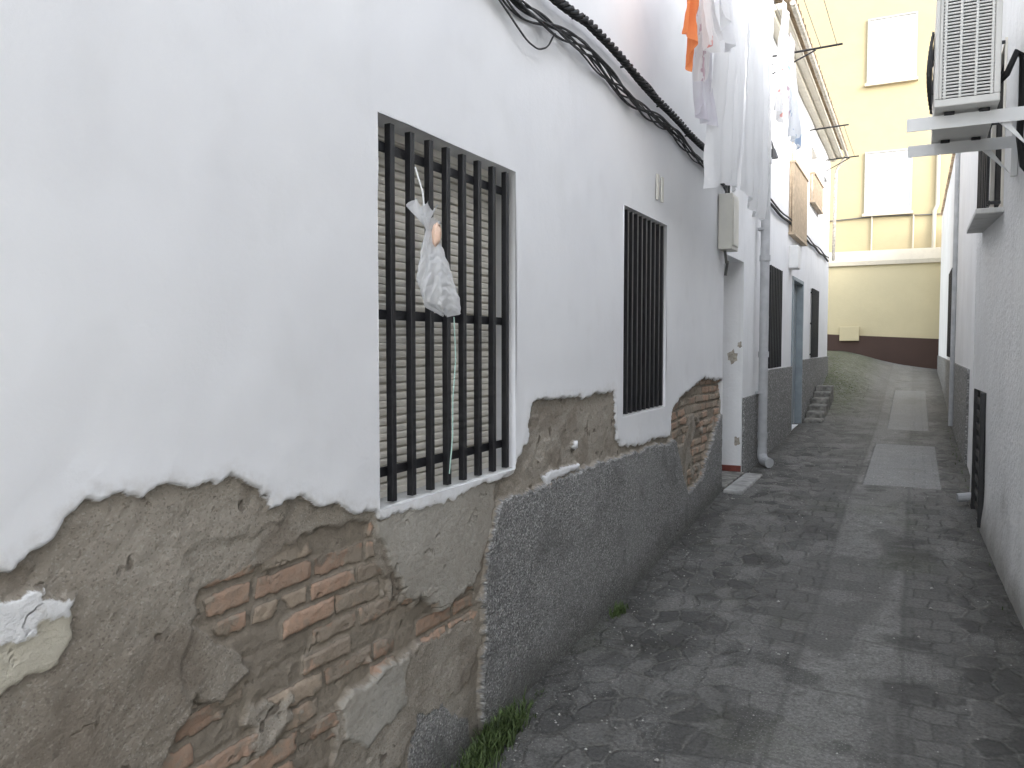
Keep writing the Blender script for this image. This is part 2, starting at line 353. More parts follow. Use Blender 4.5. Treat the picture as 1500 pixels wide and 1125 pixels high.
def window(parent,x,sign,y0,y1,h0,h1,depth=.13,shutter=True,bars=8,rails=(.08,.5,.92),proud=-.02,barr=.012,sill=True,mat_sh=None,slat=.028,back_panel=False):
    """frame part with sub-parts"""
    xb=x-sign*depth;fw=.03
    def bx(m_,xa,xb_,*r):m_.box(min(xa,xb_),max(xa,xb_),*r)
    mb=MB()
    bx(mb,xb,xb+sign*.03,y0+.001,y0+fw,h0+.001,h1-.001);bx(mb,xb,xb+sign*.03,y1-fw,y1-.001,h0+.001,h1-.001)
    bx(mb,xb,xb+sign*.03,y0+fw,y1-fw,h1-fw,h1-.001);bx(mb,xb,xb+sign*.03,y0+fw,y1-fw,h0+.001,h0+fw)
    fr=put("window",mb,m_shut,parent,bevel=.003)
    if shutter:
        mb=MB();n=int((h1-h0-2*fw)/slat)
        prof=[(0,-.5),(.004,-.42),(.006,-.1),(.006,.15),(.003,.33),(-.014,.35),(-.014,.5)]
        zz=[];xx=[]
        for k in range(n+1):
            for px,pz in prof:
                zz.append(h0+fw+(k+.5+pz)*slat);xx.append(xb+sign*(px+.014))
        yy=np.linspace(y0+fw,y1-fw,8)
        Zg,Yg=np.meshgrid(zz,yy,indexing='ij');Xg=np.repeat(np.array(xx)[:,None],len(yy),1)+sign*.004*np.sin(Yg*5+Zg*2)
        Zg=Zg+.003*np.sin(Yg*7+np.floor((Zg-h0)/slat)*1.7)
        mb.grid(Xg,Yg,Zg,flip=(sign<0));put("shutter",mb,mat_sh or m_shut,fr)
    else:
        mb=MB();bx(mb,xb-sign*.012,xb-sign*.002,y0+.002,y1-.002,h0+.002,h1-.002);put("back_panel",mb,m_glass if back_panel else m_dark,fr)  # flag off: near-black panel paints the unlit room's darkness, no glazing
    if bars:
        mb=MB();xg=x+sign*proud
        m0=.095 if proud<=0 else .02
        for k in range(bars):
            yy=y0+m0+(y1-y0-m0-.06)*k/(bars-1)
            w=barr
            t=random.uniform(-.002,.002)
            mb.box(xg-w+t,xg+w+t,yy-w,yy+w,h0+.012,h1-.012 if proud<=0 else h1)
        for r in rails:
            zz=h0+(h1-h0)*r
            mb.box(xg-sign*w-.004-.004*sign,xg-sign*w+.004-.004*sign,y0-.0,y1+.0,zz-.016,zz+.016)
        if proud>0:
            for yy in (y0,y1):
                for r in rails:
                    zz=h0+(h1-h0)*r
                    bx(mb,xg,x-sign*.02,yy-.008,yy+.008,zz-.01,zz+.01)
        put("grille",mb,m_black,fr,bevel=.002)
    if sill:
        ny=40;yy=np.linspace(y0+.003,y1-.003,ny);xe=x-sign*.004+sign*.006*fbm(yy,yy*0,14,3,91);ze=h0+.004+.004*fbm(yy,yy*0+3,10,3,92)
        V=[];F=[]
        for i in range(ny):
            V+=[(xb+sign*.031,yy[i],h0+.010),(xe[i]-sign*.01,yy[i],ze[i]),(xe[i],yy[i],ze[i]-.008),(xe[i]-sign*.004,yy[i],h0-.018+.008*math.sin(yy[i]*23))]
        for i in range(ny-1):
            for k in range(3):
                q=(i*4+k,i*4+k+1,i*4+k+5,i*4+k+4);F.append(q if sign<0 else q[::-1])
        put("sill",MB().add(V,F),m_sillm,fr)
    return fr
def bodybox(parent,x0,x1,y0,y1,h0,h1,mat,name="rear_wall"):
    return put(name,MB().box(x0,x1,y0,y1,h0,h1),mat,parent)
def roof(parent,xe,xr,y0,y1,h,sign,tiles=True,rise=.9):
    mb=MB()
    s=rise/abs(xr-xe)
    n=int((y1-y0)/.21);prof=[]
    for k in range(n+1):
        for q in range(6):
            yy=y0+(k+q/6)*.21
            if yy<=y1:prof.append((yy,.05*abs(math.sin(math.pi*q/6))))
    yy=np.array([p[0] for p in prof]);dz=np.array([p[1] for p in prof])
    xx=np.linspace(xe,xr,7)
    Xg,Yg=np.meshgrid(xx,yy,indexing='ij');Zg=h+.03+abs(Xg-xe)*s+dz[None,:]
    mb.grid(Xg,Yg,Zg)
    return put("roof",mb,m_roof,parent)
# ------------------------------------------------------------------ house one (peeling wall)
H1=thing("peeling_house",(-3.5,3,-1.7),"old white house with flaking plaster, bare brick and barred windows","house")
WB=[(-3,-.42),(.6,-.44),(.87,-.42),(.93,-.41),(.97,-.38),(1.0,-.34),(1.05,-.31),(1.16,-.33),(1.25,-.32),(1.35,-.34),(1.42,-.325),(1.49,-.37),(1.57,-.42),(1.67,-.41),(1.76,-.46),(1.85,-.47),(1.95,-.53),(2.02,-.52),(2.04,-.55),(2.2,-.56),(2.42,-.57),(2.67,-.55),(2.87,-.54),(3.0,-.53),(3.02,-.48),(3.13,-.4),(3.15,-.25),(3.31,-.24),(3.73,-.26),(4.24,-.26),(4.26,-.45),(4.30,-.55),(4.39,-.59),(4.82,-.62),(5.40,-.62),(5.45,-.45),(5.72,-.37),(6.34,-.27),(7.02,-.3),(7.6,-.3),(7.6,9),(-3,9)]
DA=[(2.87,-.63),(3.31,-.64),(4.25,-.635),(5.46,-.67),(5.58,-.71),(5.74,-.95),(5.9,-1.12),(6.3,-1.07),(6.7,-.80),(6.98,-.61),(7.6,-.58),(7.6,-2.5),(2.72,-2.5),(2.70,-1.33),(2.74,-1.18),(2.71,-1.01),(2.74,-.88),(2.79,-.76)]
DL=[(2.25,-1.29),(2.42,-1.31),(2.61,-1.46),(2.67,-1.8),(2.1,-1.8)]
B2=[(5.46,-.45),(6.34,-.28),(7.1,-.31),(6.98,-.61),(6.7,-.80),(6.3,-1.07),(5.9,-1.12),(5.72,-.95),(5.56,-.71)]
B1=[(1.91,-.545),(1.76,-.53),(1.70,-.545),(1.52,-.57),(1.34,-.59),(1.30,-.66),(1.38,-.71),(1.51,-.84),(1.40,-.90),(1.33,-.84),(1.28,-.9),(1.23,-.97),(1.1,-1.3),(.9,-1.9),(2.0,-1.9),(1.84,-1.35),(1.84,-1.09),(2.2,-1.05),(2.70,-1.06),(2.67,-.92),(2.2,-.84),(2.05,-.71),(2.02,-.56)]
PA=[(2.03,-.56),(2.2,-.555),(2.84,-.55),(2.79,-.76),(2.67,-.92),(2.44,-.96),(2.2,-.84),(2.09,-.69)]
PB=[(1.86,-1.07),(2.04,-1.05),(2.2,-1.06),(2.2,-1.21),(1.97,-1.27),(1.87,-1.18)]
PC=[(.5,-.47),(.87,-.47),(.94,-.48),(1.02,-.52),(1.01,-.59),(.98,-.63),(.86,-.64),(.5,-.68)]
PC2=[(.5,-.47),(.87,-.47),(.94,-.475),(1.03,-.52),(1.0,-.55),(.95,-.535),(.93,-.56),(.88,-.54),(.5,-.56)]
WS=[(3.25,-.605),(3.5,-.59),(3.73,-.605),(3.73,-.625),(3.3,-.64)]
def bricks(Y,H):
    wy=Y+.006*fbm(Y,H,7,3,81)+.015*fbm(Y,H,1.5,2,82);wh=H+.005*fbm(Y,H,7,3,83)+.018*fbm(Y,H,1.3,2,84)
    RH=.068;r=np.floor(wh/RH);fy=wh/RH-r
    L=.215+.03*hash2(r,r*0,85);yy=wy+hash2(r,r*0+1,86)*L;c=np.floor(yy/L);fx=yy/L-c
    R=hash2(r,c,87);R2=hash2(r,c,88)
    e=np.minimum(np.minimum(fx,1-fx)*L,np.minimum(fy,1-fy)*RH)
    bk=sstep(.003,.010,e-.006*R2+.007*fbm(Y,H,36,4,89))
    bk=np.where(hash2(r,c,90)<.20,bk*.25,bk)
    bk=bk*(1-.7*sstep(.15,.32,fbm(Y,H,4,4,93)))
    return bk,R
def fields(Y,H):
    wy=Y+.022*fbm(Y,H,6,4,11)+.019*fbm(Y,H,28,3,12);wh=H+.022*fbm(Y,H,6,4,21)+.019*fbm(Y,H,28,3,22)
    W=polysd(wy,wh,WB)
    W=np.maximum(W,polysd(wy,wh,WS))
    W=np.maximum(W,polysd(wy,wh,[(3.66,-.5),(3.69,-.48),(3.72,-.5),(3.7,-.53)]))
    D1=polysd(wy,wh,DA);D2=polysd(wy,wh,DL)
    Br=np.maximum(polysd(wy,wh,B1),polysd(wy,wh,B2))
    Br=np.minimum(Br,(.27-fbm(Y,H,5,5,33))*.12)
    Br=np.maximum(Br,np.where(Y<2.6,(fbm(Y,H,2.2,4,31)-.50)*.15,-.2))
    A=np.maximum(polysd(wy,wh,PA),polysd(wy,wh,PB))
    C=polysd(wy,wh,PC);C2=polysd(wy,wh,PC2)
    b2=polysd(wy,wh,B2);D1=np.minimum(D1,-b2)
    return W,D1,D2,Br,A,C,C2
def x1(Y,H):
    if Y.ndim==0:return np.array(-1.5)
    W,D,D2,Br,A,C,C2=fields(Y,H)
    bk,R=bricks(Y,H)
    base=-.014+.010*fbm(Y,H,3.5,5,41)+.005*fbm(Y,H,22,4,42)-.006*sstep(-.05,.03,fbm(Y,H,2.6,5,48))
    b=sstep(-.004,.006,Br);d=base*(1-b)+(-.036+.008*fbm(Y,H,9,5,43)+.003*fbm(Y,H,26,4,44)+bk*(.005+.010*R))*b
    a=sstep(-.004,.004,A);d=d*(1-a)+(-.006+.007*fbm(Y,H,5,5,44))*a
    c=sstep(-.004,.004,C);d=d*(1-c)+(-.002)*c
    c=sstep(-.004,.004,C2);d=d*(1-c)+(.003)*c
    d2=sstep(-.006,.006,D2);d=d*(1-d2)+(-.012+.005*fbm(Y,H,8,3,49))*d2
    dd=sstep(-.006,.006,D);d=d*(1-dd)+(.010+.006*fbm(Y,H,4,4,45)+.003*fbm(Y,H,25,3,50))*dd
    w=sstep(-.004,.004,W);wd=.009*fbm(Y,H,1.3,4,46)+.0025*fbm(Y,H,7,3,47)+.003*sstep(.10,.0,W)
    d=d*(1-w)+wd*w
    return -1.5+d
def ex1(Y,H):
    W,D,D2,Br,A,C,C2=fields(Y,H);D=np.maximum(D,D2);cl=lambda q:np.clip(q,-.2,.2);bk,R=bricks(Y,H)
    return {"sdW":cl(W),"sdM":cl(-Br),"sdD":cl(np.where(W>0,-.2,D)),"sdA":cl(A),"sdC":cl(C),"sdC2":cl(C2),"hgt":H-gh(-1.5,Y),
        "big":fbm(Y,H,2.4,6,51),"mud":fbm(Y,H,5.5,5,52),"pit":fbm(Y,H,15,4,53),"bk":bk,"bkr":R}
ysd=np.concatenate([np.linspace(-3,.5,24),np.arange(.55,3.3,.0068),np.arange(3.3,7.04,.014),[7.04]])
hsd=np.concatenate([np.arange(-1.8,-.22,.0068),np.linspace(-.2,4.0,90)])
W1=(2.04,3.0,-.525,.72);W2=(4.39,5.27,-.42,.80)
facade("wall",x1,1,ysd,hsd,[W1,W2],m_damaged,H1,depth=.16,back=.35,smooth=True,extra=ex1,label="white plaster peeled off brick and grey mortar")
window(H1,-1.5,1,*W1,bars=8,rails=(.09,.5,.93),depth=.12)
window(H1,-1.5,1,*W2,bars=9,rails=(.06,.5,.94),barr=.013,depth=.13)
m_w1b=plaster("white_limewash_worn",(.85,.85,.845),.08,stain=.15)
facade("door_surround",lambda y,h:np.full(y.shape,-1.5),1,np.array([7.042,8.9]),np.array([-1.8,4.0]),[(7.06,7.97,-1.27,.80)],m_w1b,H1,depth=.45,back=.35)
dr=put("door",MB().box(-1.93,-1.90,7.07,7.96,-1.26,.79).box(-1.90,-1.885,7.15,7.45,-1.1,-.2).box(-1.90,-1.885,7.55,7.88,-1.1,-.2).box(-1.90,-1.885,7.15,7.45,-.05,.65).box(-1.90,-1.885,7.55,7.88,-.05,.65),simple("brown_door",(.12,.07,.045),.5),H1,bevel=.004)
put("handle",MB().tube([(-1.88,7.18,-.2),(-1.84,7.18,-.2),(-1.84,7.18,-.12)],.01),m_black,dr)
put("threshold",MB().box(-1.9,-1.47,7.061,7.969,-1.275,-1.25),m_stone,H1,bevel=.005)
put("tile_skirting",MB().box(-1.88,-1.502,7.955,7.9695,-1.249,-1.19),m_tile,H1,bevel=.003)
put("doorstep",MB().box(-1.47,-1.30,6.98,8.02,-1.6,-1.262),simple("pale_worn_stone",(.36,.355,.34),.9,.2,var=.3,scale=10,bd=.004),H1,bevel=.015)
put("dado",MB().box(-1.497,-1.475,7.975,8.9,-1.8,-.52),m_pebble,H1,bevel=.006)
def chip(mbx,cx,cz,r,seed):
    n=14;rr=np.random.default_rng(seed).uniform(.6,1.25,n)
    P=[(cx+r*rr[i]*.7*math.cos(6.283*i/n),7.967,cz+r*rr[i]*math.sin(6.283*i/n)) for i in range(n)]
    mbx.add(P,[tuple(range(n))]);return mbx
m_chip=simple("bare_mortar",(.42,.38,.32),.95,.1,var=.3,scale=40,bd=.004)
put("bare_patch",chip(MB(),-1.60,-.12,.07,1),m_chip,H1);put("bare_patch",chip(MB(),-1.545,-.95,.05,2),m_chip,H1);put("bare_patch",chip(MB(),-1.53,.0,.035,3),m_chip,H1)
bodybox(H1,-6,-1.8,-3,8.9,-1.9,4.0,m_white)
roof(H1,-1.3,-4,-3,8.9,4.0,1)
put("vent",MB().box(-1.497,-1.487,5.0,5.04,.93,1.09),m_box,H1)
put("vent",MB().box(-1.497,-1.487,5.1,5.14,.93,1.09),m_box,H1)
mb=MB().box(-1.49,-1.375,6.77,7.02,.80,1.26).box(-1.3755,-1.365,6.79,7.0,.83,1.23)
put("meter_box",mb,m_box,H1,bevel=.008)
put("conduit",MB().tube([(-1.47,6.98,1.26),(-1.47,6.98,1.5)],.014),m_cable2,H1)
put("conduit",MB().tube([(-1.46,6.9,.8),(-1.45,6.92,.70),(-1.46,7.02,.72),(-1.48,7.03,.6)],.012),m_cable2,H1)
mb=MB();px,py=-1.41,8.62
mb.tube([(px,py,-1.08),(px,py,1.5),(px,py,3.95)],.047,14)
mb.tube([(px,py,-1.08),(px,py-.01,-1.16),(px+.03,py-.06,-1.21),(px+.10,py-.14,-1.22)],.052,14)
for h in(-.95,-.1,.9,1.9,2.9):mb.tube([(px,py,h-.03),(px,py,h+.03)],.055,14)
for h in(-.5,1.2,2.6):mb.box(px-.07,px+.0,py-.06,py+.06,h-.012,h+.012)
put("drainpipe",mb,m_grey_pipe,H1,bevel=.002)
# ------------------------------------------------------------------ house two
H2=thing("white_terraced_house",(-3.5,12.6,-1.4),"white two storey house with grey dado, slatted balconies and tiled eave","house")
y0,y1=8.92,16.4
holes=[(9.35,10.25,-.28,.90),(11.4,12.45,-1.17,.90),(13.5,14.4,-.22,.90),(11.1,12.1,1.45,3.0),(13.3,14.2,2.2,3.1),(15.2,15.8,2.1,3.0)]
facade("wall",lambda y,h:np.full(y.shape,-1.5)+.004*np.sin(y*3),1,np.linspace(y0,y1,30),np.linspace(-1.8,3.65,12),holes,m_white,H2,depth=.14,back=.35)
bodybox(H2,-6,-1.8,y0,y1,-1.9,3.6,m_white)
for hh in holes[0:1]+holes[2:3]:
    window(H2,-1.5,1,*hh,depth=.12,bars=8,rails=(.06,.5,.94),proud=.03,shutter=True)
d2=put("door",MB().box(-1.62,-1.59,11.41,12.44,-1.16,.89).box(-1.59,-1.575,11.5,11.88,-.95,.75).box(-1.59,-1.575,11.98,12.36,-.95,.75),m_bluedoor,H2,bevel=.004)
put("door_frame",MB().box(-1.58,-1.48,11.36,11.42,-1.17,.93).box(-1.58,-1.48,12.43,12.49,-1.17,.93).box(-1.58,-1.48,11.42,12.43,.88,.93),m_bluedoor,H2,bevel=.004)
window(H2,-1.5,1,*holes[3],bars=0,shutter=True,sill=False,mat_sh=m_wood)
window(H2,-1.5,1,*holes[4],bars=0,shutter=True,sill=False)
window(H2,-1.5,1,*holes[5],bars=0,shutter=False,back_panel=True,sill=True)
def balcony(y0,y1,h0,h1,xo):
    mb=MB().box(-1.498,xo,y0,y1,h0-.03,h0)
    n=int((y1-y0)/.07)
    for k in range(n+1):
        yy=y0+.01+(y1-y0-.05)*k/n;mb.box(xo-.025,xo-.01,yy,yy+.04,h0,h1-.03)
    for k in range(2):
        xx=-1.49+k*.035;mb.box(xx,xx+.024,y0+.002,y0+.014,h0,h1-.03)
        mb.box(xx,xx+.024,y1-.014,y1-.002,h0,h1-.03)
    mb.box(-1.498,xo-.036,y0-.005,y0+.03,h1-.03,h1).box(-1.498,xo-.036,y1-.03,y1+.005,h1-.03,h1).box(xo-.035,xo+.004,y0,y1,h1-.03,h1)
    put("balcony",mb,m_wood,H2)
balcony(10.9,12.3,1.46,2.38,-1.42);balcony(13.1,14.4,2.22,2.65,-1.42)
for a,b in((y0+.003,11.35),(12.5,y1)):
    put("dado",MB().box(-1.499,-1.478,a,b,-1.8,-.29 if a<12 else -.22),m_pebble2,H2,bevel=.006)
mb=MB().box(-1.5,-1.40,y0,y1,3.47,3.53).box(-1.5,-1.30,y0-.002,y1+.05,3.53,3.60)
put("cornice",mb,m_cornice,H2,bevel=.012)
roof(H2,-1.2,-4,y0,y1+.05,3.6,1)
mb=MB().tube([(-1.22,y0,3.58),(-1.22,y1+.1,3.55)],.03,10).tube([(-1.22,y1-.1,3.55),(-1.40,y1-.05,3.3),(-1.42,y1-.05,1.6)],.03,10)
put("gutter",mb,simple("weathered_gutter",(.50,.46,.39),.7,.3,var=.35),H2)
put("meter_box",MB().box(-1.497,-1.38,10.98,11.25,1.0,1.3),m_boxw,H2,bevel=.012)
put("wall_lamp",MB().tube([(-1.5,8.98,2.15),(-1.42,8.98,2.18),(-1.40,8.98,2.10)],.012).tube([(-1.40,8.98,2.10),(-1.40,8.98,2.0)],[.02,.055]),m_black,H2)
put("street_cable",MB().tube([(-1.47,9.0+.3*k,1.56+.012*math.sin(k*1.3)) for k in range(24)],.016,6).tube([(-1.46,9.0+.3*k,1.60+.014*math.sin(k*1.1+1)) for k in range(24)],.010,6),m_cable,H2)
# ------------------------------------------------------------------ right near house
H3=thing("roughcast_house",(2.5,2,-1.7),"white roughcast house with small black iron door and barred window","house")
HT3=3.3;YS3=-3.2
def xr3(y,h):
    y=np.asarray(y,float);b=.56-.05*(np.maximum(y,1.0)-4.5)
    return b if b.ndim==0 else b+.008*fbm(y,np.asarray(h,float)+0*y,2,3,61)-.015*sstep(-1.1,-1.3,np.asarray(h,float))
facade("wall",xr3,-1,np.concatenate([np.linspace(YS3,2.8,16),np.arange(3,7.3,.04),[7.3]]),np.concatenate([np.arange(-1.9,2.5,.05),[HT3]]),[(6.0,6.92,.88,1.95),(6.50,7.16,-1.30,-.34)],m_white2,H3,depth=.1,back=.2,smooth=True)
bodybox(H3,1.0,6,YS3,7.3,-1.9,HT3,m_white2)
put("side_wall",MB().box(.62,1.0,7.28,7.3,-1.9,HT3),m_white2,H3)
window(H3,.45,-1,6.0,6.92,.88,1.95,depth=.05,bars=7,rails=(.03,.5,.97),proud=.055,barr=.009,sill=False,shutter=False)
put("sill",MB().box(.33,.5,5.95,6.97,.84,.875),m_sillm,H3,bevel=.006)
mb=MB().box(.455,.475,6.50,7.16,-1.30,-.34)
for k in range(9):
    mb.box(.440,.455,6.52,7.14,-1.25+k*.1,-1.20+k*.1)
mb.box(.425,.455,6.50,6.54,-1.3,-.34).box(.42,.455,7.12,7.16,-1.3,-.34)
put("vent_door",mb,m_black,H3,bevel=.003)
put("pipe_stub",MB().tube([(.43,7.22,-1.2),(.33,7.2,-1.215)],.035,12),m_grey_pipe,H3)
roof(H3,.5,4,YS3,7.3,HT3,-1)
# ------------------------------------------------------------------ right far house
H4=thing("white_corner_house",(3,14,-1.3),"long white house with rough grey base and one barred window","house")
facade("wall",lambda y,h:np.full(y.shape,.51)+.004*np.sin(y*2),-1,np.linspace(7.302,21.4,40),np.linspace(-1.8,3.0,12),[(13.6,14.8,-.2,1.15)],m_white,H4,depth=.12,back=.3)
bodybox(H4,.8,6,7.302,21.4,-1.9,3.0,m_white)
window(H4,.51,-1,13.6,14.8,-.2,1.15,bars=8,proud=.03,depth=.1)
put("dado",MB().box(.485,.512,9.4,21.3,-1.8,-.25),m_pebble2,H4,bevel=.006)
put("drainpipe",MB().tube([(.46,12.3,-1.1),(.46,12.3,2.9)],.03,10),m_grey_pipe,H4)
roof(H4,.47,4,7.302,21.4,3.0,-1)
# ------------------------------------------------------------------ yellow house
H5=thing("yellow_house",(-1,23,-.9),"tall pale yellow house with white shutters and brown plinth","house")
put("wall",MB().box(-9,2.5,22.5,27,-1.5,9.5),m_yellow,H5)
put("terrace_wall",MB().box(-9,2.5,22.0,22.497,-1.5,2.0),m_yellow2,H5)
put("coping",MB().add([(x,y,h) for x in(-9,2.5) for (y,h) in((21.93,2.0),(21.93,2.1),(22.15,2.36),(22.497,2.42),(22.497,2.0))],[(0,1,6,5),(1,2,7,6),(2,3,8,7),(3,4,9,8),(4,0,5,9),(0,4,3,2,1),(5,6,7,8,9)]),m_coping,H5)
put("plinth",MB().add([(x,y,h) for x in(-9,2.5) for y in(21.97,22.0) for h in(-1.5,.27-(x+2)*.05)],[(0,1,5,4),(1,3,7,5),(0,2,3,1),(4,5,7,6)]),m_plinth,H5)
m_wshut=simple("white_roller_shutter",(.72,.72,.71),.5,.3,var=.02,scale=4)
m_yframe=simple("grey_window_trim",(.42,.41,.38),.6,.3)
for k,(a,b,c,d) in enumerate([(-1.2,-.19,3.35,4.87),(-1.2,-.15,6.63,8.2)]):
    mb=MB().box(a-.04,a,22.44,22.499,c,d+.04).box(b,b+.04,22.44,22.499,c,d+.04).box(a,b,22.44,22.499,d,d+.04)
    fr=put("window",mb,m_yframe,H5)
    mb=MB();n=28;zz=[];yy=[]
    for i in range(n):
        z0=c+(d-c)*i/n;z1=c+(d-c)*(i+1)/n
        zz+=[z0,z0+.006,(z0+z1)/2,z1-.003];yy+=[22.478,22.472,22.470,22.472]
    Zg,Xg=np.meshgrid(zz,[a,b],indexing='ij');Yg=np.repeat(np.array(yy)[:,None],2,1)
    mb.grid(Xg,Yg,Zg);put("shutter",mb,m_wshut,fr)
    put("sill",MB().box(a-.08,b+.08,22.38,22.499,c-.07,c-.001),m_coping,fr)
put("service_box",MB().box(-1.72,-1.26,21.9,21.965,.10,.46),m_yellow2,H5,bevel=.01)
put("wall_cable",MB().tube([(-4+.4*k,22.46,3.25+.02*math.sin(k)) for k in range(15)],.015,6),m_cable2,H5)
put("drainpipe",MB().tube([(.42,22.44,4.8),(.42,22.44,3.45),(.36,22.42,3.3),(.36,22.42,2.4)],.045,10),m_coping,H5)
put("wall_pipe",MB().tube([(-.1,22.46,2.4),(-.1,22.46,3.25)],.02,8),m_coping,H5)
put("wall_pipe",MB().tube([(-1.05,22.46,2.4),(-1.05,22.46,3.3)],.02,8),m_coping,H5)
# ------------------------------------------------------------------ stone steps
mb=MB()
for k in range(6):
    ya=12.55+k*.33;z=-1.12+k*.085
    mb.box(-1.47,-1.20-random.uniform(0,.03),ya,ya+.34,-1.6,z+.01)
put("stone_steps",mb,m_stone,label="short flight of worn stone steps beside the white house",cat="steps",bevel=.02)
# ------------------------------------------------------------------ cables on wall
def strand(pts,off,r,seed,mbx,n=60,wob=.012,sag=0):
    P=np.array(pts,float);t=np.linspace(0,len(P)-1,n)
    y=np.interp(t,range(len(P)),P[:,0]);h=np.interp(t,range(len(P)),P[:,1])
    k=np.ones(5)/5;y2=np.convolve(np.pad(y,2,'edge'),k,'valid');h2=np.convolve(np.pad(h,2,'edge'),k,'valid')
    y2[0]=y[0];y2[-1]=y[-1]
    r_=np.random.default_rng(seed);ph=r_.uniform(0,6.28,4);sg=r_.uniform(.2,1)*sag
    dh=wob*(np.sin(y2*4.1+ph[0])+.6*np.sin(y2*9.3+ph[1]))-sg*np.abs(np.sin((y2-y2[0])*math.pi/1.55));dx=.5*wob*np.sin(y2*6+ph[2])
    mbx.tube([(-1.5+off+dx[i],y2[i],h2[i]+dh[i]) for i in range(n)],r,6)
CA=[(2.2,1.60),(2.8,1.53),(3.3,1.535),(3.7,1.57),(4.2,1.55),(4.83,1.52),(5.64,1.49),(6.9,1.50)]
CB=[(2.2,1.52),(2.6,1.44),(2.9,1.40),(3.3,1.43),(3.7,1.43),(4.2,1.42),(4.83,1.42),(5.65,1.41),(6.95,1.38)]
mb=MB()
for s in range(3):strand(CA,.035+.008*s,.0075+.002*(s%2),s,mb,80,.009)
n=260;ya=np.linspace(2.2,6.95,n);ha=np.interp(ya,[p[0] for p in CA],[p[1] for p in CA])
for s in range(3):
    mb.tube([(-1.455+.014*math.cos(ya[i]*34+s*2.1),ya[i],ha[i]+.014*math.sin(ya[i]*34+s*2.1)+.006*math.sin(ya[i]*5)) for i in range(n)],.011,6)
mb.tube([(-1.455,6.95,1.5),(-1.455,7.0,1.35),(-1.46,7.02,1.28)],.012,6)
for yy in (2.9,3.6,4.3,5.0,5.7,6.4):
    hc=np.interp(yy,[p[0] for p in CA],[p[1] for p in CA]);mb.tube([(-1.50,yy,hc),(-1.43,yy,hc)],.006,6)
put("cable_bundle",mb,m_cable,label="twisted black power cables running along the white wall",cat="cable",smooth=True)
mb=MB()
for s in range(8):strand(CB,.02+.005*s,.0045+.0015*(s%2),10+s,mb,90,.020,.055)
mb.tube([(-1.46,6.5,1.36),(-1.46,6.8,1.33),(-1.46,6.93,1.30),(-1.45,6.96,1.2)],.01,6)
strand([(2.2,1.48),(2.55,1.40),(2.79,1.34),(2.93,1.30),(3.05,1.27),(3.16,1.27),(3.26,1.31),(3.34,1.40)],.03,.004,31,mb,50,.004)
put("cable_bundle",mb,simple("weathered_dark_cable",(.06,.06,.06),.7,.2,var=.6),label="loose bundle of thin weathered cables sagging on the wall",cat="cable",smooth=True)
# ------------------------------------------------------------------ laundry
def fabric(name,c1,c2=None,pat=0,scale=6,th=(.5,.52),tl=.45):
    m=M(name,.9,.1);c=c1
    if c2 is not None:c=m.mix(m.map(m.noise(scale,3,.5) if not pat else m.vor(scale),*th),c1,c2)
    m.col(c);m.nrm(m.bump(m.noise(18,3,.6),.01,.6))
    tr=m.N.new("ShaderNodeBsdfTranslucent");m.setin(tr.inputs[0],c)
    mx=m.N.new("ShaderNodeMixShader");mx.inputs[0].default_value=tl
    m.L(m.b.outputs[0],mx.inputs[1]);m.L(tr.outputs[0],mx.inputs[2]);m.L(mx.outputs[0],m.N["Material Output"].inputs[0]);return m.m
LG="laundry hanging on the clotheslines"
def cloth(name,y0,y1,ht,hb,x,mat,label,cat,folds=3,amp=.03,seed=0,slant=0,narrow=0,uneven=.03):
    r=np.random.default_rng(seed);a=np.linspace(0,1,44);b=np.linspace(0,1,50)
    A,B=np.meshgrid(a,b);ph=r.uniform(0,6.28,5)
    yc=(y0+y1)/2
    Yq=y0+(y1-y0)*A;Yq=yc+(Yq-yc)*(1-narrow*B)+.03*np.sin(B*6+ph[0])*B+.02*fbm(A,B*2,2,2,seed+3)
    top=ht-.035*np.sin(A*math.pi*max(1,folds*.6))**2
    bot=hb+slant*(A-.5)+uneven*np.sin(A*5+ph[1])
    Zq=top+(bot-top)*B
    Xq=x+amp*(.35+.65*B)*(np.sin(A*folds*6.28+ph[2]+B*2.2)+.4*np.sin(A*folds*15+ph[3]-B*3))+.03*np.sin(B*3+ph[4])+.02*fbm(Yq,Zq,5,4,seed)
    mb=MB().grid(Xq,Yq,Zq);put(name,mb,mat,label=label,cat=cat,group=LG,smooth=True)
m_f1=fabric("white_cotton",(.88,.88,.88));m_f2=fabric("orange_cotton",(.85,.30,.12))
m_f3=fabric("floral_cotton",(.82,.80,.80),(.60,.45,.50),0,11,(.54,.58))
m_f4=fabric("pale_blue_cotton",(.84,.86,.88),(.42,.52,.66),0,7,(.60,.62));m_f5=fabric("pink_white_cotton",(.86,.85,.84),(.76,.38,.34),0,8,(.63,.65))
m_f6=fabric("lilac_sheet",(.80,.79,.82),(.68,.65,.71),0,4,(.4,.65))
HL=2.92
cloth("orange_cloth",4.30,4.50,2.35,1.62,-1.11,m_f2,"bright orange cloth hanging with a pointed corner","laundry",1.5,.03,1,slant=-.15,narrow=.25)
cloth("patterned_shirt",4.46,4.70,2.45,1.68,-1.07,m_f5,"white shirt with red pattern on the line","laundry",2,.03,2,slant=.12)
cloth("floral_cloth",4.54,4.84,2.5,1.56,-1.13,m_f3,"floral cloth hanging beside a white sheet","laundry",2,.03,3,slant=.2,narrow=.3)
cloth("white_shirt",4.62,4.95,2.5,1.78,-1.03,m_f1,"small white cloth folded over the clothesline","laundry",2,.03,9,slant=-.1)
cloth("lilac_sheet",4.72,5.08,2.7,1.36,-1.18,m_f6,"long pale lilac sheet in deep folds","laundry",2,.035,4,slant=-.1,narrow=.2)
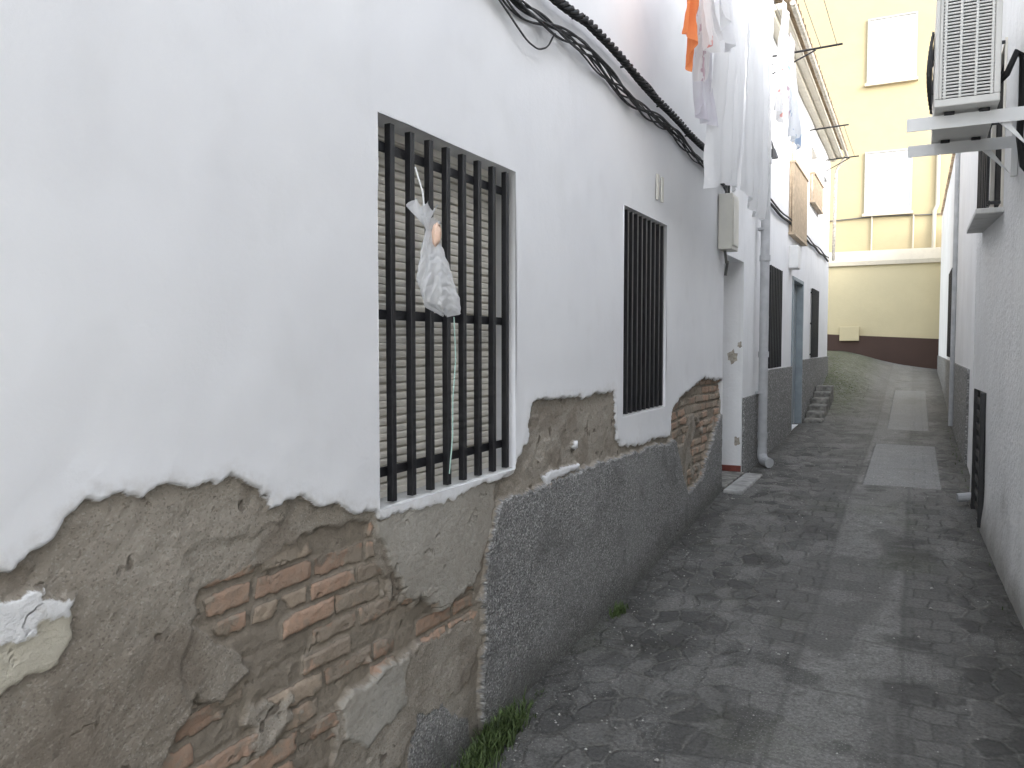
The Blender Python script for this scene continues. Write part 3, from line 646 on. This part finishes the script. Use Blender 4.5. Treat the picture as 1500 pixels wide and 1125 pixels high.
cloth("white_sheet",4.98,5.92,HL,1.05,-1.15,m_f1,"large white bed sheet hanging in folds","bed sheet",3,.03,5,slant=.12)
cloth("white_sheet",5.84,6.72,HL,1.03,-1.12,m_f1,"large white bed sheet hanging in folds","bed sheet",3,.025,6,slant=-.1)
cloth("pink_shirt",7.15,7.55,HL,2.0,-1.08,m_f5,"white and red patterned shirt on the line","laundry",2,.03,7)
cloth("blue_shirt",7.5,7.95,HL-.3,1.85,-1.05,m_f4,"white and blue patterned shirt on the line","laundry",2,.03,8)
cloth("towel",7.95,8.3,HL,2.05,-1.1,m_f3,"small patterned towel pegged to the line","towel",1,.02,10)
mb=MB()
for yy in(4.0,8.62):
    mb.tube([(-1.5,yy,2.95),(-.7,yy,2.97)],.011,8).tube([(-1.5,yy,2.72),(-.95,yy,2.95)],.008,6)
for xx in(-1.13,-.9,-.75):
    mb.tube([(xx,4+4.62*k/12,2.96-.06*math.sin(math.pi*k/12)) for k in range(13)],.003,5)
put("clothesline_rack",mb,m_black,label="black iron clothesline brackets with strung wires on the wall",cat="clothesline")
mb=MB().tube([(-1.5,15.4,3.3),(-.95,15.4,3.32)],.012,6).tube([(-1.5,15.4,3.1),(-1.1,15.4,3.3)],.008,6).tube([(-1.02,15.4,3.32),(-1.02,13.0,3.28)],.004,5).tube([(-1.5,13.0,3.26),(-.95,13.0,3.28)],.012,6)
put("clothesline_rack",mb,m_black,label="empty black iron clothesline bracket below the eave",cat="clothesline")
# ------------------------------------------------------------------ air conditioner
AC=thing("air_conditioner",(.2,5.15,1.165),"beige white outdoor air conditioner on wall brackets","air conditioner")
ax0,ax1,ay0,ay1,az0,az1=.062,.355,4.72,5.62,1.225,1.80
mb=MB();t=.012
mb.box(ax0,ax1,ay0,ay1,az1-.03,az1).box(ax0,ax1,ay0,ay1,az0,az0+.04)
mb.box(ax0,ax0+.02,ay0,ay1,az0+.04,az1-.03).box(ax1-.03,ax1,ay0,ay1,az0+.04,az1-.03).box(ax0+.02,ax1-.03,ay1-.02,ay1,az0+.04,az1-.03)
mb.box(ax0+.02,ax0+.035,ay0,ay0+.02,az0+.04,az1-.03)
put("casing",mb,m_ac,AC,bevel=.006)
put("coil",MB().box(ax0+.035,ax1-.035,ay0+.03,ay1-.04,az0+.045,az1-.035),m_acg,AC)
mb=MB();n=30
for k in range(n):
    z=az0+.05+(az1-az0-.09)*k/(n-1);mb.box(ax0+.035,ax1-.03,ay0+.003,ay0+.013,z-.0042,z+.0042)
for k in range(4):
    x=ax0+.04+(ax1-ax0-.085)*k/3;mb.box(x,x+.012,ay0-.003,ay0+.018,az0+.04,az1-.03)
put("grille",mb,m_ac,AC)
mb=MB();cy,cz=(ay0+ay1)/2-.08,(az0+az1)/2;
for k in range(1,10):
    r=.024*k;mb.tube([(ax0-.035+.022*(k/9)**2,cy+r*math.cos(a),cz+r*math.sin(a)) for a in np.linspace(0,6.283,33)],.003,5,False)
for k in range(8):
    a=k*math.pi/4;mb.tube([(ax0-.035,cy,cz),(ax0-.006,cy+.225*math.cos(a),cz+.225*math.sin(a))],.004,5)
put("fan_guard",mb,m_acg,AC)
mb=MB()
for k in range(3):
    a0=k*2.094
    P=[]
    for i in range(5):
        r=.04+.04*i
        for j in range(4):
            a=a0+j*.28;P.append((ax0-.002-.003*j,cy+r*math.cos(a),cz+r*math.sin(a)))
    mb.add(P,[(i*4+j,i*4+j+1,(i+1)*4+j+1,(i+1)*4+j) for i in range(4) for j in range(3)])
put("fan",mb,m_acg,AC)
for yy in(4.85,5.50):
    mb=MB().box(-.065,.53,yy-.02,yy+.02,1.165,1.205).box(-.065,.53,yy-.0225,yy-.0185,1.14,1.21)
    xw=.56-.05*(yy-4.5);mb.box(xw-.035,xw-.002,yy-.022,yy+.022,.98,1.35)
    mb.add([(xw-.03,yy-.004,.99),(xw-.03,yy+.004,.99),(xw-.20,yy+.004,1.165),(xw-.20,yy-.004,1.165),(xw-.15,yy-.004,1.165),(xw-.15,yy+.004,1.165)],[(0,1,2,3),(0,3,4),(1,5,2),(0,4,5,1)])
    put("bracket",mb,m_boxw,AC,bevel=.003)
    for xx in(.11,.27):put("rubber_foot",MB().box(xx,xx+.05,yy-.03,yy+.03,1.2055,1.2245),m_black,AC,bevel=.004)
mb=MB()
for s in range(2):
    mb.tube([(.355,4.95+.05*s,1.38),(.40,4.93+.04*s,1.42),(.44,4.93,1.52),(.47,4.95+.03*s,1.50),(.475,4.98+.03*s,1.3),(.47,5.0+.03*s,1.1),(.49,5.03,.95),(.53,5.05,.9)],.016,8)
put("hose",mb,m_cable,AC,smooth=True)
# ------------------------------------------------------------------ plastic bag
BG=thing("plastic_bag",(-1.42,2.25,.12),"crumpled milky white plastic bag tied to the black window bars","plastic bag")
mp=M("milky_polythene",.35,.45);mp.col((.90,.905,.91))
nn_=mp.noise(5,3,.5,dist=.8)
mp.nrm(mp.bump(mp.noise(7,2,.4,dist=1.5),.012,.7))
tr=mp.N.new("ShaderNodeBsdfTranslucent");tr.inputs[0].default_value=(.92,.92,.92,1)
tp=mp.N.new("ShaderNodeBsdfTransparent")
m1=mp.N.new("ShaderNodeMixShader");m1.inputs[0].default_value=.3;mp.L(mp.b.outputs[0],m1.inputs[1]);mp.L(tr.outputs[0],m1.inputs[2])
m2=mp.N.new("ShaderNodeMixShader");mp.L(mp.map(nn_,.35,.65,.48,.22),m2.inputs[0]);mp.L(m1.outputs[0],m2.inputs[1]);mp.L(tp.outputs[0],m2.inputs[2])
mp.L(m2.outputs[0],mp.N["Material Output"].inputs[0])
OY=.085;OZ=-.03
A,B=np.meshgrid(np.linspace(0,2*math.pi,97),np.linspace(0,1,90))
cyy=2.13+OY+.095*B**1.2;czz=.44+OZ-.31*B
prof=np.interp(B,[0,.05,.12,.3,.55,.8,.95,1],[.05,.035,.022,.055,.088,.104,.095,.015])
rid=np.abs(fbm(np.cos(A)*1.2+3,B*3+np.sin(A),2,3,5))
rad=prof*(1+.10*np.sin(A*3+B*5)+.06*np.sin(A*7-B*8)+.22*(rid-.2))
Yb=cyy+rad*np.cos(A);Xb=-1.425+.36*rad*np.sin(A)+.006*(np.abs(fbm(np.cos(A)+2,B*5+np.sin(A),2.5,2,8))-.2);Zb=czz+.010*fbm(np.cos(A)*2+5,B*3+np.sin(A),2,2,9)-.15*(Yb-cyy)*B
put("bag_body",MB().grid(Xb,Yb,Zb),mp.m,BG,smooth=True)
A,B=np.meshgrid(np.linspace(0,2*math.pi,49),np.linspace(0,1,14))
rad=.012+.05*B*(1+.35*np.sin(A*4)+.2*np.sin(A*7+1))
put("knot",MB().grid(-1.43+.35*rad*np.sin(A),2.115+OY+rad*np.cos(A)-.01*B,.42+OZ+.06*B+.015*np.sin(A*5)*B),mp.m,BG,smooth=True)
A,B=np.meshgrid(np.linspace(0,2*math.pi,25),np.linspace(0,math.pi,16))
rr=.028*(1+.3*fbm(A,B,1.5,3,4))
put("orange_wrapper",MB().grid(-1.405+.5*rr*np.cos(A)*np.sin(B),2.145+OY+.8*rr*np.sin(A)*np.sin(B)+.2*rr*np.cos(B),.39+OZ+1.3*rr*np.cos(B)),simple("orange_foil",(.80,.56,.42),.4,.5),BG,smooth=True)
put("string",MB().tube([(-1.47,2.12+OY,.58),(-1.445,2.125+OY,.5),(-1.43,2.12+OY,.43+OZ)],.003,5),m_boxw,BG)
mb=MB().tube([(-1.475,2.455,.1),(-1.472,2.462,-.05),(-1.478,2.45,-.2),(-1.47,2.435,-.33),(-1.475,2.42,-.46)],.0025,6)
put("green_cord",mb,simple("green_plastic_cord",(.50,.70,.62),.5),label="thin pale green plastic cord hanging on the window bars",cat="cord")
# ------------------------------------------------------------------ weeds and litter
m_grass=simple("weed_leaf",(.09,.13,.045),.6,.3,var=.5,scale=30)
def weeds(spots,name,label):
    mb=MB()
    for (cx,cy,sx,sy,n,hh) in spots:
        for k in range(n):
            x=random.gauss(cx,sx);y=random.gauss(cy,sy);x=max(x,-1.485);z=float(gh(x,y))-.01
            L=hh*random.uniform(.4,1.1);a=random.uniform(0,6.28);ln=random.uniform(.2,.8)*L;w=random.uniform(.0012,.003)
            dx,dy=math.cos(a),math.sin(a);nx,ny=-dy*w,dx*w
            P=[(x-nx,y-ny,z),(x+nx,y+ny,z),(x+dx*ln*.4+nx*1.3,y+dy*ln*.4+ny*1.3,z+L*.6),(x+dx*ln*.4-nx*1.3,y+dy*ln*.4-ny*1.3,z+L*.6),(x+dx*ln,y+dy*ln,z+L*.9)]
            mb.add(P,[(0,1,2,3),(3,2,4)])
    put(name,mb,m_grass,kind="stuff",label=label,cat="weeds")
weeds([(-1.44,2.74,.03,.09,900,.09),(-1.42,2.5,.035,.10,500,.06),(-1.43,2.95,.015,.1,150,.035),(-1.44,4.15,.015,.04,200,.06),(-1.45,3.6,.015,.4,60,.02),(-1.15,15.8,.2,.5,1100,.03),(.44,10,.02,1.5,100,.04)],"weeds","green weeds growing where the wall meets the lane")
mb=MB()
for k in range(1100):
    y=random.uniform(1.8,9);e=random.random()
    x=-1.45+abs(random.gauss(0,.22)) if e<.6 else (random.uniform(-1.4,.45))
    if x>.5-.05*(y-4.5):continue
    r=random.uniform(.002,.006)*(1 if e<.9 else 1.7);z=float(gh(x,y))
    P=[(x+r*random.uniform(.7,1.3)*math.cos(a),y+r*random.uniform(.7,1.3)*math.sin(a),z+.002) for a in np.linspace(0,5.2,6)]+[(x,y,z+r*.9+.002)]
    mb.add(P,[(i,(i+1)%6,6) for i in range(6)])
put("grit",mb,simple("pale_grit",(.42,.41,.38),.9,.2,var=.6,scale=60),kind="stuff",label="loose grit and plaster crumbs scattered on the lane",cat="grit")
# ------------------------------------------------------------------ light
EL=math.radians(26)
S=Vector((.85*math.cos(EL),-.53*math.cos(EL),math.sin(EL))).normalized()
w=bpy.data.worlds.new("World");sc.world=w;w.use_nodes=True
nt=w.node_tree;sk=nt.nodes.new("ShaderNodeTexSky");sk.sky_type='NISHITA';sk.sun_disc=False
sk.sun_elevation=EL;sk.sun_rotation=math.atan2(.85,-.53);sk.air_density=1.0;sk.dust_density=1.5;sk.ozone_density=1.0
hs=nt.nodes.new("ShaderNodeHueSaturation");hs.inputs["Saturation"].default_value=.38
bg=nt.nodes["Background"];nt.links.new(sk.outputs[0],hs.inputs["Color"]);nt.links.new(hs.outputs[0],bg.inputs[0]);bg.inputs[1].default_value=.87
sl=bpy.data.lights.new("Sun",'SUN');sl.energy=.7;sl.angle=math.radians(12);sl.color=(1,.95,.86)
so=bpy.data.objects.new("Sun",sl);sc.collection.objects.link(so);so.rotation_euler=S.to_track_quat('Z','Y').to_euler()
cam=bpy.data.cameras.new("Camera");cam.sensor_width=36;cam.lens=27.96;cam.clip_start=.05;cam.clip_end=2000
co=bpy.data.objects.new("Camera",cam);sc.collection.objects.link(co);co.location=(0,0,ZS)
co.rotation_euler=(math.radians(90-2.82),0,math.radians(26.83));sc.camera=co
sc.view_settings.view_transform='Standard';sc.view_settings.look='None';sc.view_settings.exposure=0
